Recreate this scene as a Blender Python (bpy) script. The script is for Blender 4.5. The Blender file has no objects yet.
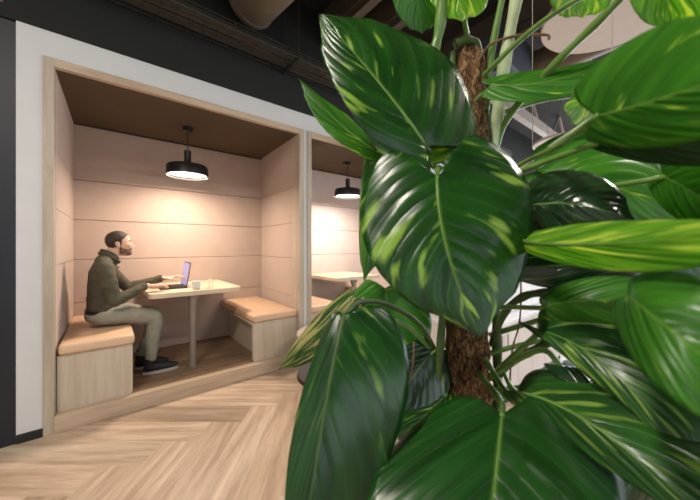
import bpy, bmesh, math, random
from mathutils import Vector, Matrix, noise as mnoise
R = math.radians
C = bpy.context.scene.collection
H = 1.22; F = 297.0; Y0 = 246.0
def ray(px, py):
    a = (px-350)/F
    return Vector((.773*a+.634, -.634*a+.773, (Y0-py)/F))
def at(px, py, d):
    return Vector((0, 0, H)) + ray(px, py)*d

# ------------------------------------------------------------------ materials
def nt(name):
    m = bpy.data.materials.new(name); m.use_nodes = True
    t = m.node_tree; b = t.nodes['Principled BSDF']
    return m, t, b
def N(t, kind, **kw):
    n = t.nodes.new('ShaderNode'+kind)
    for k, v in kw.items(): setattr(n, k, v)
    return n
def math_(t, op, a, b=None, clamp=False):
    n = N(t, 'Math', operation=op, use_clamp=clamp)
    for i, v in enumerate((a, b)):
        if v is None: continue
        if isinstance(v, (int, float)): n.inputs[i].default_value = v
        else: t.links.new(v, n.inputs[i])
    return n.outputs[0]
def mixc(t, fac, a, b, blend='MIX'):
    n = N(t, 'Mix', data_type='RGBA', blend_type=blend)
    for i, v in ((0, fac), (6, a), (7, b)):
        if isinstance(v, (int, float)): n.inputs[i].default_value = v
        elif isinstance(v, tuple): n.inputs[i].default_value = (*v[:3], 1)
        else: t.links.new(v, n.inputs[i])
    return n.outputs[2]
def ramp(t, fac, stops):
    n = N(t, 'ValToRGB'); t.links.new(fac, n.inputs[0])
    e = n.color_ramp.elements
    while len(e) < len(stops): e.new(.5)
    for i, (p, c) in enumerate(stops):
        e[i].position = p; e[i].color = (*c, 1) if len(c) == 3 else c
    return n.outputs[0]
def plain(name, col, rough=.6, metal=0., vary=.08, scale=8., bump=0., bscale=200., coat=0., sheen=0.):
    m, t, b = nt(name)
    tc = N(t, 'TexCoord'); no = N(t, 'TexNoise'); no.inputs['Scale'].default_value = scale
    no.inputs['Detail'].default_value = 4
    t.links.new(tc.outputs['Object'], no.inputs['Vector'])
    lo = tuple(max(0, c*(1-vary)) for c in col); hi = tuple(min(1, c*(1+vary)) for c in col)
    t.links.new(ramp(t, no.outputs['Fac'], [(.3, lo), (.7, hi)]), b.inputs['Base Color'])
    b.inputs['Roughness'].default_value = rough; b.inputs['Metallic'].default_value = metal
    b.inputs['Coat Weight'].default_value = coat
    b.inputs['Sheen Weight'].default_value = sheen
    if bump:
        n2 = N(t, 'TexNoise'); n2.inputs['Scale'].default_value = bscale; n2.inputs['Detail'].default_value = 3
        t.links.new(tc.outputs['Object'], n2.inputs['Vector'])
        bp = N(t, 'Bump'); bp.inputs['Strength'].default_value = bump; bp.inputs['Distance'].default_value = .003
        t.links.new(n2.outputs['Fac'], bp.inputs['Height']); t.links.new(bp.outputs['Normal'], b.inputs['Normal'])
    return m
def wood(name, a, bcol, stretch=(1, 1, 1), scale=6., rough=.5, uv=False, contrast=1.):
    m, t, b = nt(name)
    tc = N(t, 'TexCoord'); mp = N(t, 'Mapping'); mp.inputs['Scale'].default_value = stretch
    t.links.new(tc.outputs['UV' if uv else 'Object'], mp.inputs['Vector'])
    n1 = N(t, 'TexNoise'); n1.inputs['Scale'].default_value = scale; n1.inputs['Detail'].default_value = 7; n1.inputs['Distortion'].default_value = .6
    n2 = N(t, 'TexNoise'); n2.inputs['Scale'].default_value = scale*6; n2.inputs['Detail'].default_value = 5
    t.links.new(mp.outputs[0], n1.inputs['Vector']); t.links.new(mp.outputs[0], n2.inputs['Vector'])
    f = math_(t, 'ADD', math_(t, 'MULTIPLY', n1.outputs['Fac'], .75), math_(t, 'MULTIPLY', n2.outputs['Fac'], .25))
    c = ramp(t, f, [(.5-.14/contrast, bcol), (.5+.14/contrast, a)])
    if uv:
        at_ = N(t, 'Attribute', attribute_name='tone')
        c = mixc(t, 1., c, at_.outputs['Color'], 'MULTIPLY')
    t.links.new(c, b.inputs['Base Color'])
    b.inputs['Roughness'].default_value = rough
    bp = N(t, 'Bump'); bp.inputs['Strength'].default_value = .12; bp.inputs['Distance'].default_value = .002
    t.links.new(f, bp.inputs['Height']); t.links.new(bp.outputs['Normal'], b.inputs['Normal'])
    return m
def emit(name, col, s):
    m, t, b = nt(name); b.inputs['Base Color'].default_value = (*col, 1)
    b.inputs['Emission Color'].default_value = (*col, 1); b.inputs['Emission Strength'].default_value = s
    return m
def glass(name, col=(1, 1, 1), rough=0., thin=False):
    m, t, b = nt(name); b.inputs['Base Color'].default_value = (*col, 1)
    b.inputs['Roughness'].default_value = rough; b.inputs['Transmission Weight'].default_value = 1
    b.inputs['IOR'].default_value = 1.02 if thin else 1.45
    return m

def leaf_mat(name, dark, mid, pale, amount, transl=.3, rough=.28, along=False, vein=.13, coat=.25):
    m, t, b = nt(name)
    tc = N(t, 'TexCoord'); sx = N(t, 'SeparateXYZ'); t.links.new(tc.outputs['UV'], sx.inputs[0])
    u, v = sx.outputs[0], sx.outputs[1]
    oi = N(t, 'ObjectInfo'); rnd = math_(t, 'MULTIPLY', oi.outputs['Random'], 90.)
    av = math_(t, 'ABSOLUTE', math_(t, 'SUBTRACT', v, .5))            # 0 midrib .5 edge
    a2 = math_(t, 'MULTIPLY', av, 2.)
    q = math_(t, 'SUBTRACT', u, math_(t, 'MULTIPLY', math_(t, 'POWER', a2, .85), .42))
    sd = math_(t, 'MULTIPLY', math_(t, 'GREATER_THAN', v, .5), 7.3)
    # base tone
    cb = N(t, 'CombineXYZ'); t.links.new(math_(t, 'MULTIPLY', q, 8.), cb.inputs[0]); t.links.new(math_(t, 'ADD', math_(t, 'MULTIPLY', a2, 1.1), sd), cb.inputs[1]); t.links.new(rnd, cb.inputs[2])
    n1 = N(t, 'TexNoise'); n1.inputs['Scale'].default_value = 1.; n1.inputs['Detail'].default_value = 1.5
    t.links.new(cb.outputs[0], n1.inputs['Vector'])
    base = ramp(t, n1.outputs['Fac'], [(.35, dark), (.65, mid)])
    # variegated splashes run along the veins
    cs = N(t, 'CombineXYZ'); t.links.new(math_(t, 'MULTIPLY', u, 3.) if along else math_(t, 'MULTIPLY', q, 11.), cs.inputs[0]); t.links.new(math_(t, 'MULTIPLY', v, 13.) if along else math_(t, 'ADD', math_(t, 'MULTIPLY', a2, 1.7), sd), cs.inputs[1]); t.links.new(math_(t, 'ADD', rnd, 31.), cs.inputs[2])
    n2 = N(t, 'TexNoise'); n2.inputs['Scale'].default_value = 1.; n2.inputs['Detail'].default_value = 2.5; n2.inputs['Roughness'].default_value = .45
    t.links.new(cs.outputs[0], n2.inputs['Vector'])
    th = 1.-amount
    f2 = ramp(t, n2.outputs['Fac'], [(max(0, th-.03), (0, 0, 0)), (min(1, th+.06), (1, 1, 1))])
    col = mixc(t, f2, base, pale)
    # side veins
    vn = math_(t, 'ABSOLUTE', math_(t, 'SINE', math_(t, 'MULTIPLY', q, 30.)))
    vline = math_(t, 'SUBTRACT', 1., math_(t, 'MULTIPLY', vn, 4.), True)
    col = mixc(t, math_(t, 'MULTIPLY', vline, vein), col, tuple(min(1, c*1.9+.02) for c in mid))
    rib = math_(t, 'SUBTRACT', 1., math_(t, 'MULTIPLY', av, 55.), True)
    col = mixc(t, math_(t, 'MULTIPLY', rib, .75), col, tuple(c*.5+d*.5 for c, d in zip(mid, pale)))
    t.links.new(col, b.inputs['Base Color'])
    rn = N(t, 'TexNoise'); rn.inputs['Scale'].default_value = 30.; t.links.new(tc.outputs['Object'], rn.inputs['Vector'])
    t.links.new(math_(t, 'ADD', math_(t, 'MULTIPLY', rn.outputs['Fac'], .15), rough-.07), b.inputs['Roughness'])
    b.inputs['Coat Weight'].default_value = coat; b.inputs['Coat Roughness'].default_value = .22
    bp = N(t, 'Bump'); bp.inputs['Strength'].default_value = .5; bp.inputs['Distance'].default_value = .006
    hh = math_(t, 'ADD', math_(t, 'MULTIPLY', math_(t, 'POWER', vn, .7), .28), math_(t, 'MULTIPLY', n1.outputs['Fac'], 1.6))
    t.links.new(hh, bp.inputs['Height']); t.links.new(bp.outputs['Normal'], b.inputs['Normal'])
    tr = N(t, 'BsdfTranslucent'); t.links.new(mixc(t, 1., col, (1.6, 1.5, .7), 'MULTIPLY'), tr.inputs['Color'])
    mx = N(t, 'MixShader'); mx.inputs[0].default_value = transl
    t.links.new(b.outputs[0], mx.inputs[1]); t.links.new(tr.outputs[0], mx.inputs[2])
    t.links.new(mx.outputs[0], t.nodes['Material Output'].inputs['Surface'])
    return m

M = {}
M['white_wall'] = plain('white_wall', (.62, .63, .63), .7, vary=.02, bump=.05)
M['bulkhead'] = plain('bulkhead', (.0065, .0080, .0050), .8, vary=.06)
M['navy'] = plain('navy', (.010, .0125, .019), .5, vary=.05)
M['black'] = plain('black', (.012, .012, .013), .45)
M['lampblack'] = plain('lampblack', (.008, .008, .008), .42)
M['ceiling'] = plain('ceiling', (.022, .018, .015), .9, vary=.2)
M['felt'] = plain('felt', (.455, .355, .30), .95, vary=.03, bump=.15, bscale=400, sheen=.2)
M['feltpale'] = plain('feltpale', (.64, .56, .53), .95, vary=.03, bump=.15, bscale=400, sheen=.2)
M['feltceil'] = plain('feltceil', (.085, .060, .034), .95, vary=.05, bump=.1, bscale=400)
M['oakV'] = wood('oakV', (.50, .43, .34), (.38, .32, .24), (6, 6, .5), 4.)
M['oakH'] = wood('oakH', (.56, .44, .32), (.42, .31, .21), (.5, 6, 6), 4.)
M['oakpaleV'] = wood('oakpaleV', (.56, .48, .38), (.46, .38, .285), (7, 7, .45), 4.)
M['oaktop'] = wood('oaktop', (.74, .60, .44), (.62, .48, .33), (.6, 5, 5), 4.)
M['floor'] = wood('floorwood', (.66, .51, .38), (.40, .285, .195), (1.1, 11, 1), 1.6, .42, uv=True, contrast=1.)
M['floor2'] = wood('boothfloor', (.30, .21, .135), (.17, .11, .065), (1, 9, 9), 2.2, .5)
M['leather'] = plain('leather', (.66, .45, .29), .45, vary=.04, bump=.1, bscale=150)
M['steel'] = plain('steel', (.30, .26, .22), .5, .4)
M['tray'] = plain('tray', (.05, .045, .035), .5, .6)
M['cable'] = plain('cable', (.055, .045, .032), .6)
M['duct'] = plain('duct', (.15, .115, .078), .6, .1, vary=.1)
M['ductblue'] = plain('ductblue', (.05, .06, .085), .6)
M['disc'] = plain('disc', (.62, .55, .49), .9, vary=.03)
M['beam'] = plain('beam', (.10, .08, .06), .7, vary=.1)
M['beampale'] = plain('beampale', (.45, .38, .33), .7, vary=.1)
M['pouftop'] = plain('pouftop', (.42, .36, .33), .8)
M['poufside'] = plain('poufside', (.16, .15, .165), .8, vary=.05)
M['cabinet'] = plain('cabinet', (.72, .66, .62), .5, vary=.03)
M['cabinettop'] = plain('cabinettop', (.78, .78, .80), .4, vary=.02)
M['shirt'] = plain('shirt', (.068, .062, .038), .85, vary=.2, scale=14, bump=.4, bscale=60)
M['trousers'] = plain('trousers', (.25, .245, .19), .85, vary=.1, scale=14, bump=.4, bscale=60)
M['skin'] = plain('skin', (.60, .36, .26), .5, vary=.06, scale=20)
M['hair'] = plain('hair', (.028, .018, .012), .7, vary=.3, scale=60, bump=.6, bscale=300)
M['beard'] = plain('beard', (.17, .095, .065), .8, vary=.35, scale=80, bump=.5, bscale=400)
M['eye'] = plain('eye', (.55, .5, .47), .2); M['iris'] = plain('iris', (.03, .02, .015), .2)
M['lip'] = plain('lip', (.42, .20, .16), .45)
M['shoe'] = plain('shoe', (.01, .01, .011), .6); M['sole'] = plain('sole', (.42, .38, .34), .6)
M['ceramic'] = plain('ceramic', (.62, .66, .62), .3, coat=.3)
M['coffee'] = plain('coffee', (.04, .02, .01), .2)
M['laptop'] = plain('laptop', (.05, .05, .055), .4, .5)
M['screen'] = emit('screen', (.36, .34, .60), .5)
M['glow'] = emit('glow', (1, .86, .70), 9.)
M['glow2'] = emit('glow2', (1, .93, .86), 9.)
M['glass'] = glass('glass'); M['pane'] = glass('pane', thin=True)
M['moss'] = plain('moss', (.30, .17, .07), .95, vary=.65, scale=45, bump=1., bscale=120)
def moss_mat():
    m, t, b = nt('mossfibre'); tc = N(t, 'TexCoord'); mp = N(t, 'Mapping'); mp.inputs['Scale'].default_value = (1.6, 1.6, .8)
    t.links.new(tc.outputs['Object'], mp.inputs[0]); n = N(t, 'TexNoise'); n.inputs['Scale'].default_value = 70; n.inputs['Detail'].default_value = 8; n.inputs['Roughness'].default_value = .7; n.inputs['Distortion'].default_value = 1.5
    t.links.new(mp.outputs[0], n.inputs['Vector'])
    t.links.new(ramp(t, n.outputs['Fac'], [(.40, (.022, .010, .004)), (.52, (.20, .10, .036)), (.68, (.70, .46, .22))]), b.inputs['Base Color'])
    b.inputs['Roughness'].default_value = .95
    bp = N(t, 'Bump'); bp.inputs['Strength'].default_value = 1; bp.inputs['Distance'].default_value = .01
    t.links.new(n.outputs['Fac'], bp.inputs['Height']); t.links.new(bp.outputs['Normal'], b.inputs['Normal']); return m
M['moss'] = moss_mat()
M['root'] = plain('root', (.20, .115, .06), .8, vary=.3, scale=60)
M['stalk'] = plain('stalk', (.13, .26, .05), .4, vary=.25, scale=25, coat=.2)
M['stalkpale'] = plain('stalkpale', (.48, .58, .34), .4, vary=.15, scale=25, coat=.2)
M['stem'] = plain('stem', (.06, .11, .025), .55, vary=.3, scale=25)
M['planter'] = plain('planter', (.06, .06, .065), .6); M['soil'] = plain('soil', (.05, .03, .02), .95, vary=.5, scale=90, bump=1.)
M['brick'] = plain('facade', (.60, .40, .33), .8)
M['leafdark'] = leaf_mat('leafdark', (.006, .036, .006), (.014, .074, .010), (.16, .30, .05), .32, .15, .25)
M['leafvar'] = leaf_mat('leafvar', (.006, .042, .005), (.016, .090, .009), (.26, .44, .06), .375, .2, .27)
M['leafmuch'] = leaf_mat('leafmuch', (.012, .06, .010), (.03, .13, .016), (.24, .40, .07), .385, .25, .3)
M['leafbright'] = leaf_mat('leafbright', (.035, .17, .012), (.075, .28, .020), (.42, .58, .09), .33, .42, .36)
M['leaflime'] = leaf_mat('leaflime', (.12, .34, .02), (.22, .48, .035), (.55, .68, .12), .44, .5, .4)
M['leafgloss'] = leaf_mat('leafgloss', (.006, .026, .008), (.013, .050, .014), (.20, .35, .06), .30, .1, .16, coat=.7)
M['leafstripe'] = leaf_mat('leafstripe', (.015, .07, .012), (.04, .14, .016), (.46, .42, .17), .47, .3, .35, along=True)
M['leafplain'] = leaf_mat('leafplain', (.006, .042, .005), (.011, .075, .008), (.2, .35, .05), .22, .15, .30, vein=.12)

# ------------------------------------------------------------------ mesh helpers
def tag(o, label=None, cat=None, group=None, kind=None):
    if label: o['label'] = label
    if cat: o['category'] = cat
    if group: o['group'] = group
    if kind: o['kind'] = kind
    return o
def empty(name, loc, label, cat, group=None):
    o = bpy.data.objects.new(name, None); C.objects.link(o); o.location = loc
    o.empty_display_size = .1
    return tag(o, label, cat, group)
def wloc(p):
    v = Vector((0, 0, 0))
    while p is not None: v += Vector(p.location); p = p.parent
    return v
def obj(name, bm, mat, parent=None, smooth=False, origin=None):
    me = bpy.data.meshes.new(name)
    o0 = Vector(origin) if origin is not None else (wloc(parent) if parent else Vector((0, 0, 0)))
    bmesh.ops.translate(bm, verts=bm.verts, vec=-o0)
    bm.to_mesh(me); bm.free()
    if smooth is True:
        me.shade_smooth()
    elif smooth:
        me.shade_smooth(); me.set_sharp_from_angle(angle=R(smooth))
    for x in (mat if isinstance(mat, (list, tuple)) else [mat]): me.materials.append(M[x] if isinstance(x, str) else x)
    o = bpy.data.objects.new(name, me); C.objects.link(o)
    if origin is not None and not parent: o.location = o0
    if parent: o.parent = parent
    return o
def copy_tree(o, parent=None):
    c = o.copy(); C.objects.link(c); c.parent = parent
    for ch in list(o.children): copy_tree(ch, c)
    return c
def box(bm, a, b, bev=0., seg=2):
    a, b = Vector(a), Vector(b)
    r = bmesh.ops.create_cube(bm, size=1)
    vs = r['verts']
    s = b-a; c = (a+b)/2
    for v in vs: v.co = Vector((v.co.x*s.x+c.x, v.co.y*s.y+c.y, v.co.z*s.z+c.z))
    if bev:
        es = list({e for v in vs for e in v.link_edges})
        bmesh.ops.bevel(bm, geom=es, offset=bev, segments=seg, affect='EDGES', profile=.5)
    return bm
def bx(a, b, bev=0., seg=2): return box(bmesh.new(), a, b, bev, seg)
def tube(bm, pts, rs, n=10, cap=True):
    pts = [Vector(p) for p in pts]
    if isinstance(rs, (int, float)): rs = [rs]*len(pts)
    rings = []; prev = None
    for i, p in enumerate(pts):
        d = (pts[min(i+1, len(pts)-1)]-pts[max(i-1, 0)])
        if d.length < 1e-9: d = Vector((0, 0, 1))
        d.normalize()
        if prev is None:
            u = d.cross(Vector((0, 0, 1)))
            if u.length < .01: u = d.cross(Vector((1, 0, 0)))
        else: u = prev - d*prev.dot(d)
        u.normalize(); prev = u; w = d.cross(u)
        rings.append([bm.verts.new(p+(u*math.cos(2*math.pi*k/n)+w*math.sin(2*math.pi*k/n))*rs[i]) for k in range(n)])
    for a, b in zip(rings, rings[1:]):
        for k in range(n): bm.faces.new((a[k], a[(k+1) % n], b[(k+1) % n], b[k]))
    if cap:
        bm.faces.new(rings[0][::-1]); bm.faces.new(rings[-1])
    return bm
def spline(pts, n=8):
    pts = [Vector(p) for p in pts]
    P = [pts[0]*2-pts[1]]+pts+[pts[-1]*2-pts[-2]]
    out = []
    for i in range(1, len(P)-2):
        for k in range(n):
            t = k/n; a, b, c, d = P[i-1:i+3]
            out.append(.5*((2*b)+(c-a)*t+(2*a-5*b+4*c-d)*t*t+(3*b-a-3*c+d)*t**3))
    out.append(pts[-1]); return out
def lathe(bm, c, prof, n=32):
    c = Vector(c); rings = []
    for r, z in prof:
        if r < 1e-5: rings.append([bm.verts.new(c+Vector((0, 0, z)))])
        else: rings.append([bm.verts.new(c+Vector((r*math.cos(2*math.pi*k/n), r*math.sin(2*math.pi*k/n), z))) for k in range(n)])
    for a, b in zip(rings, rings[1:]):
        if len(a) == 1 and len(b) == 1: continue
        for k in range(n):
            k2 = (k+1) % n
            if len(a) == 1: bm.faces.new((a[0], b[k2], b[k]))
            elif len(b) == 1: bm.faces.new((a[k], a[k2], b[0]))
            else: bm.faces.new((a[k], a[k2], b[k2], b[k]))
    return bm
def prism(bm, pts, z0, z1):
    a = [bm.verts.new((x, y, z0)) for x, y in pts]; b = [bm.verts.new((x, y, z1)) for x, y in pts]
    n = len(pts)
    bm.faces.new(a[::-1]); bm.faces.new(b)
    for k in range(n): bm.faces.new((a[k], a[(k+1) % n], b[(k+1) % n], b[k]))
    return bm
def rrect(x0, y0, x1, y1, rads, n=6):
    # rads: corner radii for (x0,y0),(x1,y0),(x1,y1),(x0,y1)
    out = []
    for (cx, cy, a0), r in zip(((x0, y0, 180), (x1, y0, 270), (x1, y1, 0), (x0, y1, 90)), rads):
        sx = 1 if cx == x0 else -1; sy = 1 if cy == y0 else -1
        if r <= 0: out.append((cx, cy)); continue
        for k in range(n+1):
            a = R(a0+90*k/n)
            out.append((cx+sx*r+r*math.cos(a), cy+sy*r+r*math.sin(a)))
    return out
def struct(name, bm, mat, smooth=False):
    o = obj(name, bm, mat, None, smooth); o['kind'] = 'structure'; return o

# ------------------------------------------------------------------ setting
FY = 2.72; CZ = 3.75
X0, X1, YB = -3.5, 9.0, -4.0
NX1 = -.431                                   # navy panel ends
W1, W2 = 2.61, CZ                             # white wall top
BX0, BX1 = -.314, 1.60                        # booth 1 outer width
DX = 1.954
# floor in herringbone planks
def herring():
    bm = bmesh.new(); uvl = bm.loops.layers.uv.new('UVMap'); cl = bm.loops.layers.color.new('tone')
    W = .205; n = 6; rnd = random.Random(4)
    o = Vector((-1.27*.917-6*W, 2.026*.917-W)) # corner in camera ground frame
    rt = Vector((.773, -.634)); fw = Vector((.634, .773))
    def clip_ok(P): return any(X0-.1 <= p.x <= X1+.1 and YB-.1 <= p.y <= FY+.05 for p in P)
    def plank(x, y, lx, ly):
        P = [o.x+x*W, o.y+y*W]
        cs = [(0, 0), (lx, 0), (lx, ly), (0, ly)]
        W3 = [rt*(P[0]+a*W)+fw*(P[1]+b*W) for a, b in cs]
        if not clip_ok(W3): return
        g = .0008
        vs = []
        vs = [bm.verts.new((p.x, p.y, 0)) for p in W3]
        f = bm.faces.new(vs)
        t = rnd.uniform(.8, 1.12); ou, ov = rnd.uniform(0, 50), rnd.uniform(0, 50)
        w_ = rnd.uniform(-.03, .03)
        for l, (a, b) in zip(f.loops, cs):
            uu, vv = (a, b) if lx > ly else (b, a)
            l[uvl].uv = (ou+uu*W, ov+vv*W)
            l[cl] = (t+w_, t, t-w_, 1)
    for i in range(-70, 71):
        for j in range(-10, 11):
            ox, oy = i + 2*n*j, i
            plank(ox, oy, n, 1)                       # image-horizontal plank: right end at ox+n
            plank(ox+n, oy-n+1, 1, n)
    # cut to the room
    for co, no in (((X0, 0, 0), (-1, 0, 0)), ((X1, 0, 0), (1, 0, 0)), ((0, YB, 0), (0, -1, 0)), ((0, FY+.02, 0), (0, 1, 0))):
        bmesh.ops.bisect_plane(bm, geom=bm.verts[:]+bm.edges[:]+bm.faces[:], plane_co=co, plane_no=no, clear_outer=True)
    # open hairline joints
    bmesh.ops.split_edges(bm, edges=bm.edges[:])
    for f in bm.faces:
        c = f.calc_center_median()
        for v in f.verts:
            d = c-v.co; v.co += Vector((.0007*(1 if d.x > 0 else -1), .0007*(1 if d.y > 0 else -1), 0))
        f.normal_update()
        if f.normal.z < 0: f.normal_flip()
    box(bm, (X0, YB, -.12), (X1, FY+.02, -.0015))
    return bm
# note: planks are W wide, six widths long
struct('floor', herring(), ['floor'])
struct('ceiling', bx((X0, YB, CZ), (X1, FY+.02, CZ+.15)), 'ceiling')
# front wall: white band around booth openings, dark bulkhead above, navy panel on the left
ZO = 2.44                                     # outer top of the booth frames
g1 = 1.642; B2a = BX0+DX; B2b = BX1+DX
bm = bmesh.new()
box(bm, (NX1, FY, 0), (BX0, FY+.12, W1)); box(bm, (BX0, FY, ZO), (X1, FY+.12, W1))
box(bm, (BX1, FY, 0), (B2a, FY+.12, ZO)); box(bm, (B2b, FY, 0), (X1, FY+.12, ZO))
struct('wall_front', bm, 'white_wall')
struct('wall_bulkhead', bx((X0, FY, W1), (X1, FY+.12, CZ)), 'bulkhead')
bm = bmesh.new(); box(bm, (X0, FY, 0), (NX1, FY+.12, W1-.012)); box(bm, (NX1-.075, FY-.006, 0), (NX1-.067, FY, W1-.012))
struct('wall_left_panel', bm, 'navy')
bm = bmesh.new(); box(bm, (NX1, FY-.012, 0), (BX0, FY, .055), .003); struct('baseboard_left', bm, 'black')
bm = bmesh.new(); box(bm, (B2b, FY-.012, 0), (X1, FY, .055), .003); struct('baseboard_front', bm, 'black')
struct('wall_left', bx((X0-.12, YB, 0), (X0, FY, CZ)), 'white_wall')
def wall_with_windows(name, axis, pos, a0, a1, wins, zt, zb, mat='white_wall', base=1):
    bm = bmesh.new(); xs = sorted(wins); cur = a0; th = .12 if pos > 0 else -.12
    def b_(u0, u1, z0, z1):
        if axis == 'x': box(bm, (min(pos, pos+th), u0, z0), (max(pos, pos+th), u1, z1))
        else: box(bm, (u0, min(pos, pos+th), z0), (u1, max(pos, pos+th), z1))
    for w0, w1 in xs:
        b_(cur, w0, 0, CZ); b_(w0, w1, 0, zb); b_(w0, w1, zt, CZ); cur = w1
    b_(cur, a1, 0, CZ)
    struct(name, bm, mat)
    for i, (w0, w1) in enumerate(xs):
        fr = bmesh.new(); t_ = .05
        def f_(u0, u1, z0, z1, d=.06):
            c = pos+th/2
            if axis == 'x': box(fr, (c-d/2, u0, z0), (c+d/2, u1, z1))
            else: box(fr, (u0, c-d/2, z0), (u1, c+d/2, z1))
        f_(w0, w1, zb, zb+t_); f_(w0, w1, zt-t_, zt); f_(w0, w0+t_, zb, zt); f_(w1-t_, w1, zb, zt)
        m = (w0+w1)/2; f_(m-t_/2, m+t_/2, zb, zt)
        o = struct('window_%d' % (base+i), fr, 'black')
        p = bmesh.new(); c = pos+th/2
        if axis == 'x': box(p, (c-.004, w0+t_, zb+t_), (c+.004, w1-t_, zt-t_))
        else: box(p, (w0+t_, c-.004, zb+t_), (w1-t_, c+.004, zt-t_))
        obj('window_pane', p, 'pane', o)
wall_with_windows('wall_right', 'x', X1, YB, FY, [(-3.4, -1.5), (-1.1, .6), (.9, 2.5)], 2.6, .5)
wall_with_windows('wall_back', 'y', YB, X0, X1, [(-3., -.8), (-.4, 1.8), (2.2, 4.4), (4.8, 7.)], 2.9, .5, base=4)

# ------------------------------------------------------------------ booths
FB = .107; BY = 3.85; ZC = 2.385
def make_booth():
    t = empty('seating_booth', (.64, FY, 0), 'wood-framed seating booth with warm beige panelled walls and a man inside', 'booth')
    y0 = FY-.012
    # frame
    FD_ = FY+.03
    obj('frame_post', bx((BX0, y0, 0), (-.262, FY+.14, ZO), .003), 'oakV', t)
    obj('frame_post', bx((1.545, y0, 0), (BX1, FY+.14, ZO), .003), 'oakV', t)
    obj('frame_header', bx((-.262, y0, ZC), (1.545, FD_, ZO), .002), 'oakH', t)
    obj('plinth', bx((-.262, y0-.004, 0), (1.545, FY+.05, FB+.006), .003), 'oakH', t)
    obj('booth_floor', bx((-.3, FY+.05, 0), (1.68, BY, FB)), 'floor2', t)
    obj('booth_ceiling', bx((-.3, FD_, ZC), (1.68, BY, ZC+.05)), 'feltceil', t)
    zs = [FB, .68, 1.09, 1.47, 1.85, ZC]
    for a, b in zip(zs, zs[1:]):
        obj('back_panel', bx((-.25, BY-.03, a+.002), (1.62, BY+.03, b-.002), .004), 'felt', t)
        obj('side_panel', prism(bmesh.new(), [(-.30, FD_), (-.2605, FD_), (-.240, BY-.032), (-.30, BY-.032)], a+.002, b-.002), 'felt', t)
        obj('side_panel', prism(bmesh.new(), [(1.5435, FD_), (1.64, FD_), (1.64, BY-.032), (1.60, BY-.032)], a+.002, b-.002), 'felt', t)
    # dark backing behind the seams
    bm = bmesh.new(); box(bm, (-.34, BY+.031, 0), (1.72, BY+.05, ZC+.05))
    box(bm, (-.32, FY+.14, 0), (-.301, BY+.03, ZC+.05)); box(bm, (1.641, FY+.14, 0), (1.65, BY+.03, ZC+.05))
    obj('backing_board', bm, 'black', t)
    # black shadow-gap strip under the ceiling
    bm = bmesh.new(); box(bm, (-.240, BY-.036, ZC-.016), (1.60, BY-.0315, ZC-.001)); obj('ceiling_strip', bm, 'black', t)
    return t
booth = make_booth()
b2 = copy_tree(booth); b2.location.x += DX
b2['label'] = 'neighbouring seating booth with pale pinkish panels, partly behind the plant'
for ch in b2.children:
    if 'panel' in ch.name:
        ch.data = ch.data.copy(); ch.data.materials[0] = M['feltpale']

def make_bench(x0, x1, label, side):
    t = empty('bench', ((x0+x1)/2, 3.3, FB), label, 'bench')
    ya, yb = FY+.045, BY-.035
    # side profile prism with rounded lower front corner on the table side
    bm = bmesh.new()
    xe0, xe1 = (x0, x1-.012) if side < 0 else (x0+.012, x1)
    ring = [(xe0, FB), (xe0, .486), (xe1, .486), (xe1, FB)]
    r = .028
    def arc(cx, cz, a0):
        return [(cx+r*math.cos(R(a0+90*k/5)), cz+r*math.sin(R(a0+90*k/5))) for k in range(6)]
    if side < 0: ring = [(xe0, FB), (xe0, .486), (xe1, .486)]+[(p[0], p[1]) for p in reversed(arc(xe1-r, FB+r, 270))]
    else: ring = [(xe1, FB), (xe1, .486), (xe0, .486)]+[(p[0], p[1]) for p in arc(xe0+r, FB+r, 180)]
    a = [bm.verts.new((x, ya, z)) for x, z in ring]; b = [bm.verts.new((x, ya+.036, z)) for x, z in ring]
    bm.faces.new(a); bm.faces.new(b[::-1])
    for k in range(len(ring)): bm.faces.new((a[k], b[k], b[(k+1) % len(ring)], a[(k+1) % len(ring)]))
    bmesh.ops.recalc_face_normals(bm, faces=bm.faces)
    obj('end_panel', bm, 'oakpaleV', t)
    q0, q1 = (x0, x1-.11) if side < 0 else (x0+.11, x1)
    obj('base', bx((q0, ya+.0365, FB), (q1, yb, .462)), 'oakpaleV', t)
    obj('seat_board', bx((xe0, ya+.0365, .4625), (xe1, yb, .486)), 'oakpaleV', t)
    bm = bmesh.new()
    box(bm, (x0+.004, ya-.022, .4865), (x1, yb, .560), .024, 5)
    # softly crowned top
    for v in bm.verts:
        if v.co.z > .546:
            fx = (v.co.x-x0)/(x1-x0)*2-1; v.co.z += .006*(1-fx*fx)
    cu = obj('cushion', bm, 'leather', t, 40)
    bm = bmesh.new(); tube(bm, [(x0+.02, ya-.0225, .502), (x1-.02, ya-.0225, .502)], .0025, 6); obj('piping', bm, 'leather', cu, True)
    return t
bl = make_bench(-.255, .165, 'tan-cushioned wooden bench the man is sitting on', -1)
br = make_bench(1.07, 1.545, 'empty tan-cushioned wooden bench facing the man across the table', 1)
for s, lab in ((bl, 'bench in the neighbouring booth, pale seat just right of the wood post'), (br, 'far bench of the neighbouring booth, hidden behind plant leaves')):
    c = copy_tree(s); c.location.x += DX; c['label'] = lab

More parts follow.
